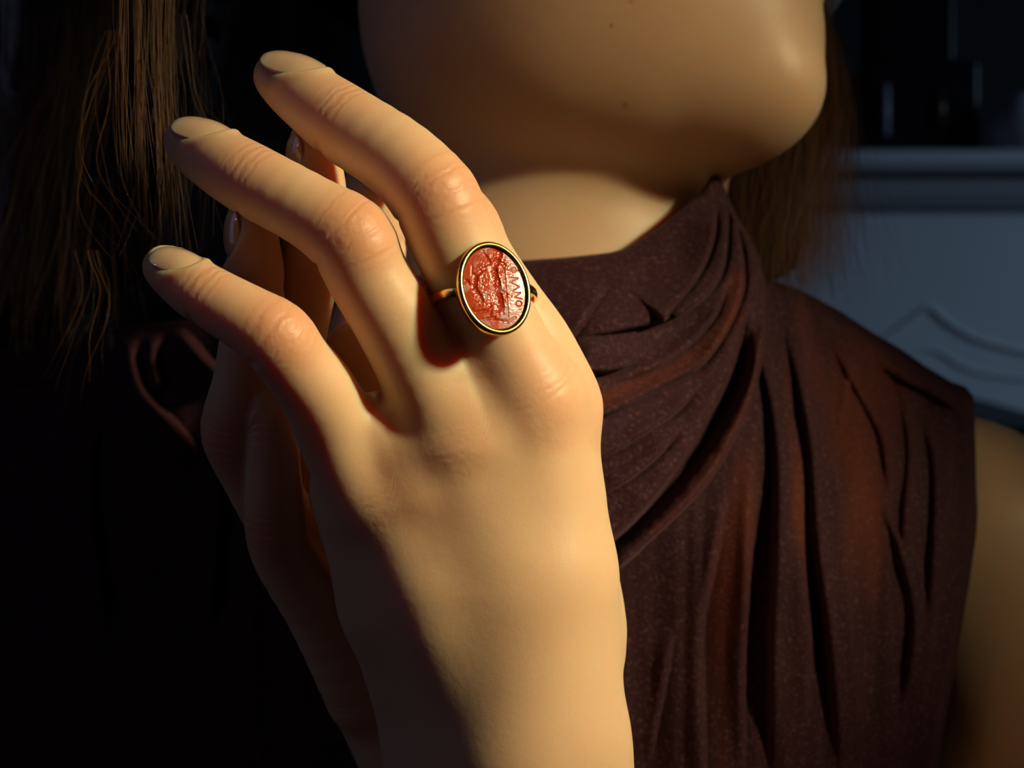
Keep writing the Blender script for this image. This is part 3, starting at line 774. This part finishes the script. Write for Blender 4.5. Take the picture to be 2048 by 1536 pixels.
# cowl collar: a band round the neck; right side sweeps down behind the hand
def cowl_outer(t):   # outer (lower/right) edge of the cowl, t 0 top .. 1 bottom
    return bezier([(1432, 345), (1470, 430), (1510, 500), (1534, 610), (1516, 750), (1484, 845), (1413, 968), (1304, 1078), (1180, 1180), (1000, 1290)], 200)
def cowl_inner():
    return bezier([(1428, 348), (1395, 395), (1340, 440), (1290, 475), (1240, 503), (1160, 515), (1060, 523), (960, 530), (860, 545), (700, 590)], 200)
co = cowl_outer(0); ci = cowl_inner()
m, n = 300, 420
tt = np.linspace(0, 1, n); ss = np.linspace(0, 1, m)
def atp(c, t): return np.stack([np.interp(t, np.linspace(0, 1, len(c)), c[:, j]) for j in (0, 1)], -1)
oc = atp(co, tt); ic = atp(ci, tt)
CX = ic[None, :, 0] * (1 - ss[:, None]) + oc[None, :, 0] * ss[:, None]
CY = ic[None, :, 1] * (1 - ss[:, None]) + oc[None, :, 1] * ss[:, None]
cb = tps([(1430, 348, 124), (1340, 440, 110), (1240, 503, 99), (1060, 523, 93), (700, 590, 112), (1400, 450, 112), (1440, 560, 104), (1500, 520, 118), (1534, 620, 112), (1514, 757, 102), (1413, 968, 86),
          (1304, 1078, 78), (1200, 1160, 74), (1300, 700, 84), (1200, 650, 74), (1200, 900, 70), (1000, 800, 68), (1000, 1200, 72), (860, 700, 78), (700, 900, 90), (1350, 850, 84)])
YC = cb(CX, CY); hc = np.zeros_like(YC)
cf = [([(1428, 400), (1424, 476), (1396, 547), (1350, 605), (1322, 640)], 3.6, 34, 7, 1, (.2, .05)),
      ([(1446, 400), (1450, 470), (1432, 560), (1356, 626), (1250, 655), (1150, 672)], 4.0, 40, 8, 1, (.15, .3)),
      ([(1462, 440), (1481, 525), (1475, 604), (1413, 713), (1326, 766), (1203, 828), (1080, 860)], 4.6, 26, 8, 1, (.15, .1)),
      ([(1452, 560), (1420, 640), (1330, 720), (1200, 775)], 2.4, 22, 8, 1, (.3, .3)),
      ([(1488, 600), (1462, 731), (1416, 823), (1348, 933), (1260, 1043), (1150, 1130)], 5.0, 60, 9, 1, (.25, .1)),
      ([(1400, 770), (1330, 835), (1198, 915), (1100, 950)], 2.8, 34, 8, 1, (.25, .1)),
      ([(1365, 850), (1300, 920), (1220, 977), (1100, 1040)], 2.8, 30, 8, 1, (.25, .1)),
      ([(1532, 600), (1514, 757), (1484, 845), (1413, 968), (1304, 1078), (1200, 1160)], 4.5, 26, 8, 1, (.15, .1)),
      ([(1210, 560), (1160, 640), (1100, 720)], 1.5, 30, 14, 1, (.3, .3)),
      ([(1290, 705), (1220, 735), (1150, 735)], 4.0, 26, 12, 1, (.35, .2))]
for pts, amp, wi, wo, sd, ends in cf:
    hc += fold(CX, CY, pts, amp * 1.5, wi * 1.1, max(wo - 3, 4), sd, ends, 0.45)
# deep hollow between the last two pleats
d, sd_, t_ = curve_dist(CX, CY, [(1500, 620), (1478, 740), (1437, 835), (1372, 940), (1290, 1035), (1180, 1130)])
hc -= 9 * np.exp(-(d / 17) ** 2) * sstep(0, .25, t_)
hc += 0.25 * vnoise(CX, CY, 11, 40, 40) + 0.08 * vnoise(CX, CY, 12, 12, 14)
YC2 = YC - hc
ein = np.hypot(CX - ic[None, :, 0], CY - ic[None, :, 1]); YC2 += 3.0 * (1 - np.clip(ein / 9, 0, 1)) ** 2
eo = np.hypot(CX - oc[None, :, 0], CY - oc[None, :, 1]); YC2 += 7.0 * (1 - np.clip(eo / 12, 0, 1)) ** 2
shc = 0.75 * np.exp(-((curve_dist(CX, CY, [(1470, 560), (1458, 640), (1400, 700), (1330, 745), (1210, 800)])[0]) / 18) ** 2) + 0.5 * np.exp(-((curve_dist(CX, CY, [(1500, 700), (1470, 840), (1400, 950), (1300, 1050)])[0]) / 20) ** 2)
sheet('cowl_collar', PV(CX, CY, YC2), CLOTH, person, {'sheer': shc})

# ------------------------------------------------------------------ hair
def strands(specs, seed, sides=3):
    rg = np.random.default_rng(seed); Vs = []; Fs = []; tone = []; off = 0
    for (root, n, spread, r, tn, wav, flare) in specs:
        for _ in range(n):
            base = bezier(np.array(root, float), 22)
            s = np.linspace(0, 1, 22)
            dx = rg.normal() * spread[0]; dy = rg.normal() * spread[1]; end = rg.normal(size=2) * flare
            ph = rg.uniform(0, 6.28, 4); am = rg.normal(size=4) * wav
            x = base[:, 0] + dx * (0.6 + .6 * s) + end[0] * s ** 2.2 + am[0] * np.sin(s * 4 + ph[0]) + am[1] * .4 * np.sin(s * 11 + ph[1])
            y_ = base[:, 2] + dy + end[1] * .4 * s ** 2 + am[2] * .5 * np.sin(s * 5 + ph[2])
            cut = 1 - abs(rg.normal()) * 0.12
            yy_ = base[0, 1] + (base[:, 1] - base[0, 1]) * cut
            pts = PV(x, yy_, y_)
            rad = r * rg.uniform(.6, 1.2) * (1 - .6 * s ** 3) / 1000
            V, F = tube(pts, rad, sides, caps=False)
            Vs.append(np.array(V)); Fs.append(np.array(F) + off); off += len(V)
            tone.append(np.full(len(V), np.clip(tn + rg.normal() * .33, 0, 1)))
    return np.vstack(Vs), np.vstack(Fs), np.concatenate(tone)
# (guide line px,py,depth), count, spread (px, mm), radius mm, tone, waviness px, end flare px
left_hair = [
    ([(255, -160, 40), (244, 120, 34), (250, 330, 30), (268, 520, 26)], 16, (5, 4), 0.042, .85, 7, 22),
    ([(285, -160, 44), (278, 120, 36), (285, 330, 31), (300, 600, 27)], 30, (6, 4), 0.045, .65, 6, 14),
    ([(320, -160, 50), (312, 120, 40), (320, 330, 34), (330, 640, 30)], 34, (8, 5), 0.045, .55, 6, 16),
    ([(345, -160, 50), (338, 120, 42), (348, 330, 36), (368, 600, 32)], 30, (8, 5), 0.042, .45, 7, 24),
    ([(200, -160, 190), (190, 150, 188), (150, 400, 184), (120, 700, 182)], 320, (60, 12), 0.06, .12, 12, 60),
    ([(60, -160, 205), (60, 150, 205), (20, 400, 202), (-20, 720, 200)], 420, (80, 12), 0.06, .10, 14, 60),
    ([(520, -160, 225), (500, 150, 220), (470, 400, 214), (440, 660, 210)], 420, (60, 12), 0.06, .1, 10, 40),
    ([(640, -160, 240), (640, 150, 236), (620, 400, 230), (600, 620, 226)], 260, (40, 10), 0.06, .1, 10, 40),
    ([(400, -160, 85), (380, 100, 84), (380, 330, 84), (360, 560, 86)], 30, (24, 10), 0.05, .1, 12, 60),
    ([(370, 30, 60), (395, 200, 58), (470, 300, 58), (600, 380, 60)], 8, (14, 4), 0.04, .35, 8, 40),
    ([(250, 60, 58), (215, 250, 58), (240, 420, 56), (330, 560, 54)], 10, (30, 4), 0.045, .8, 20, 60),
    ([(180, 500, 66), (190, 600, 66), (145, 740, 66), (110, 860, 66)], 10, (24, 4), 0.045, .4, 10, 30),
]
right_hair = [
    ([(1540, -120, 175), (1560, 150, 172), (1550, 350, 168), (1560, 620, 160)], 700, (52, 12), 0.06, .8, 10, 46),
    ([(1610, -60, 170), (1672, 180, 168), (1668, 340, 166), (1620, 560, 162)], 260, (16, 8), 0.05, .8, 9, 60),
    ([(1560, -60, 172), (1620, 150, 170), (1610, 350, 166), (1590, 620, 160)], 420, (34, 8), 0.055, .8, 10, 50),
    ([(1470, 100, 180), (1480, 300, 176), (1490, 450, 170), (1530, 620, 165)], 300, (36, 10), 0.06, .25, 10, 30),
]
V, F, tone = strands(left_hair + right_hair, 3)
hair = mesh_obj('hair', V, F, HAIR, attrs={'tone': tone}); place(hair, person); tag(hair, kind='stuff')
# scalp and hanging mass behind the strands
vh = Vol((-0.20, 0.06, CAMZ - 0.12), (0.14, 0.34, CAMZ + 0.28), 0.004)
vh.ell(HC + [-0.045, 0.028, 0.035], (0.100, 0.088, 0.100), 0, pad=.02)
for a, b, ra, rb in (((170, -150, 230), (60, 560, 215), .045, .018), ((300, -200, 260), (180, 460, 250), .04, .03), ((1480, -150, 215), (1520, 480, 190), .035, .014), ((0, -150, 245), (-80, 600, 230), .045, .03)):
    vh.cone(P(*a), P(*b), ra, rb, 0.015, pad=.02)
V, F = vh.extract(); V = taubin(V, F, 4)
nrm = vnormals(V, F); gro = 0.0018 * np.sin(V[:, 0] * 900 + 3 * np.sin(V[:, 2] * 25) + V[:, 1] * 500); V = V + nrm * gro[:, None]
hm = mesh_obj('hair_mass', V, F, HAIR, attrs={'tone': np.full(len(V), 0.0)}); place(hm, person)  # darkest tone paints in the shade behind the strands

# ------------------------------------------------------------------ the ring
GN = unit((0.40, -0.87, 0.22))                      # the way the stone faces
up0 = P(978, 489, -12) - P(996, 655, -12); GU = unit(up0 - GN * GN.dot(up0)); GR = unit(np.cross(GU, GN)) * -1
GR = unit(np.cross(GN, GU)); 
if GR[0] < 0: GR = -GR
GC = P(988, 577, -10.8)                              # centre of the stone face
ring = empty('signet_ring', tuple(GC)); tag(ring, 'gold ring with an oval engraved orange-red stone, worn on the middle finger', 'ring')
ga, gb = 0.0068, 0.0086                             # stone half axes
def L2W(u, v, w_): return GC + GR * u + GU * v + GN * w_
# bezel
prof = [(-0.0004, 0.0000), (-0.0001, 0.0006), (0.0003, 0.00075), (0.0008, 0.0008), (0.0011, 0.0003), (0.0011, -0.0008), (0.0006, -0.0022), (-0.0004, -0.0034), (-0.0018, -0.0040), (-0.0040, -0.0041)]
nn = 144; V = []; F = []
for k in range(nn):
    a = 2 * math.pi * k / nn
    for dr, hh in prof: V.append(L2W((ga + dr) * math.cos(a), (gb + dr) * math.sin(a), hh))
mp = len(prof)
for k in range(nn):
    k2 = (k + 1) % nn
    for i in range(mp - 1): F.append((k * mp + i, k * mp + i + 1, k2 * mp + i + 1, k2 * mp + i))
F.append(tuple(k * mp + mp - 1 for k in range(nn)))
place(mesh_obj('bezel', V, F, GOLD), ring)
# stone with the figure cut into it; design drawn in pixels of a x6.83 enlargement, centre (1020,855)
SCL = (gb * 2) / 1130.0
def seg_d(x, y, a, b):
    ax, ay = a; bx, by = b[0] - ax, b[1] - ay; t = np.clip(((x - ax) * bx + (y - ay) * by) / (bx * bx + by * by), 0, 1)
    return np.hypot(x - ax - t * bx, y - ay - t * by)
fig = [((1070, 390), (1070, 430), 48), ((1040, 500), (1000, 560), 55), ((960, 600), (990, 760), 75), ((990, 780), (1010, 900), 90), ((1000, 900), (1060, 1130), 85), ((950, 900), (930, 1120), 45),
       ((1130, 540), (1040, 520), 26), ((870, 420), (960, 560), 30), ((850, 370), (890, 500), 24), ((880, 600), (740, 700), 34), ((740, 700), (720, 860), 46), ((720, 860), (830, 1040), 34), ((620, 760), (760, 960), 26),
       ((700, 560), (690, 700), 14), ((1150, 560), (1100, 640), 22), ((1130, 640), (1190, 1260), 16), ((1080, 900), (1160, 960), 24), ((960, 1140), (940, 1230), 26), ((1070, 1140), (1120, 1220), 26),
       ((760, 1200), (900, 1180), 26), ((850, 1300), (1000, 1270), 24), ((1000, 1310), (1180, 1330), 30), ((1180, 1330), (1290, 1270), 20), ((700, 1150), (740, 1220), 22), ((1000, 330), (1090, 340), 30)]
letters = [[((1250, 588), (1290, 588)), ((1225, 615), (1250, 588)), ((1225, 630), (1225, 615)), ((1250, 655), (1225, 630)), ((1290, 650), (1250, 655)), ((1300, 620), (1290, 650)), ((1290, 588), (1300, 620)), ((1175, 625), (1350, 628))],
           [((1205, 725), (1330, 735)), ((1205, 800), (1330, 735))][::1],
           [((1225, 800), (1345, 850)), ((1345, 850), (1245, 915))],
           [((1260, 930), (1360, 935)), ((1360, 935), (1275, 1000)), ((1275, 1000), (1385, 1020))],
           [((1330, 1045), (1365, 1055)), ((1365, 1055), (1382, 1085)), ((1382, 1085), (1360, 1118)), ((1360, 1118), (1320, 1122)), ((1320, 1122), (1292, 1095)), ((1292, 1095), (1300, 1060)), ((1300, 1060), (1330, 1045))]]
nr, na = 150, 420
rr_, aa = np.meshgrid(np.linspace(0, 1, nr), np.linspace(0, 2 * math.pi, na, endpoint=False), indexing='ij')
gu = rr_ * ga * np.cos(aa); gv = rr_ * gb * np.sin(aa)
Vg0 = GC + gu[..., None] * GR + gv[..., None] * GU
gx = (1024 + Vg0[..., 0] * sc_at(Vg0[..., 1]) - 840) * 6.827; gy = (768 - (Vg0[..., 2] - CAMZ) * sc_at(Vg0[..., 1]) - 450) * 6.827
depth = np.zeros_like(gx)
for a, b, rw in fig:
    d = seg_d(gx, gy, a, b); depth = np.maximum(depth, np.sqrt(np.clip(1 - (d / rw) ** 2, 0, 1)) * min(1.0, rw / 60))
def n2(x, y, s, seed): return vnoise(x + 5000, y + 5000, seed, s, s)
inner = 1 - sstep(0.8, 1.0, np.hypot((gx - 1000) / 330, (gy - 830) / 470))
fine = 0.30 * n2(gx, gy, 26, 21) + 0.22 * n2(gx, gy, 13, 22)
let = np.zeros_like(gx)
for L in letters:
    for a, b in L: let = np.maximum(let, 1 - sstep(3, 9, seg_d(gx, gy, a, b)))
relief = -0.00042 * depth + 0.00006 * fine * inner - 0.00012 * let + 0.0003 + 0.00045 * (1 - rr_ ** 2)
painted_glare = np.clip(sstep(-0.3, 1.0, n2(gx, gy, 120, 31) + 0.5 * n2(gx, gy, 40, 32) - 0.9 + 1.7 * sstep(1120, 1240, gx) + 1.3 * sstep(1100, 1300, gy) - 0.8 * depth), 0, 1)  # reflection painted mostly towards the right and bottom of the stone
Vg = GC + gu[..., None] * GR + gv[..., None] * GU + relief[..., None] * GN
i = np.arange(nr * na).reshape(nr, na); j = np.roll(i, -1, 1)
F = np.stack([i[:-1], i[1:], j[1:], j[:-1]], -1).reshape(-1, 4)
gem = mesh_obj('gemstone', Vg.reshape(-1, 3), F, GEM, attrs={'depth': np.clip(np.maximum(depth * .8 + .0, let), 0, 1).ravel(), 'painted_glare': painted_glare.ravel()})
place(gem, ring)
# band round the finger, in a plane close to level, through both shoulders of the bezel
bh = unit(np.array([0.985, -0.05, 0.13])); bc = P(961, 602, 0.5)
bd = unit(np.cross(bh, np.cross(np.array([0., -1, 0.25]), bh)))
nb = 120; V = []; F = []
for k in range(nb):
    a = 2 * math.pi * k / nb
    e = math.cos(a) * bh + math.sin(a) * bd; ax = np.cross(bh, bd)
    c_ = bc + math.cos(a) * bh * 0.0113 + math.sin(a) * bd * 0.0103
    fr_ = max(0, math.sin(a)) ** 3
    hw = 0.0010 + 0.0006 * fr_
    for q in range(10):
        b_ = 2 * math.pi * q / 10
        V.append(c_ + e * 0.00055 * math.cos(b_) + ax * hw * math.sin(b_))
for k in range(nb):
    for q in range(10):
        F.append((k * 10 + q, k * 10 + (q + 1) % 10, ((k + 1) % nb) * 10 + (q + 1) % 10, ((k + 1) % nb) * 10 + q))
place(mesh_obj('band', V, F, GOLD), ring)
# shoulder knobs where band meets bezel
for sgn in (1,):
    p = GC + GR * sgn * (ga + 0.0014) - GN * 0.0018 + GU * (0.0006 * sgn)
    V, F = tube([p - GU * .0008, p - GU * .0004, p + GU * .0004, p + GU * .0008], [.0003, .0007, .0007, .0003], 12); place(mesh_obj('shoulder_bead', V, F, GOLD), ring)
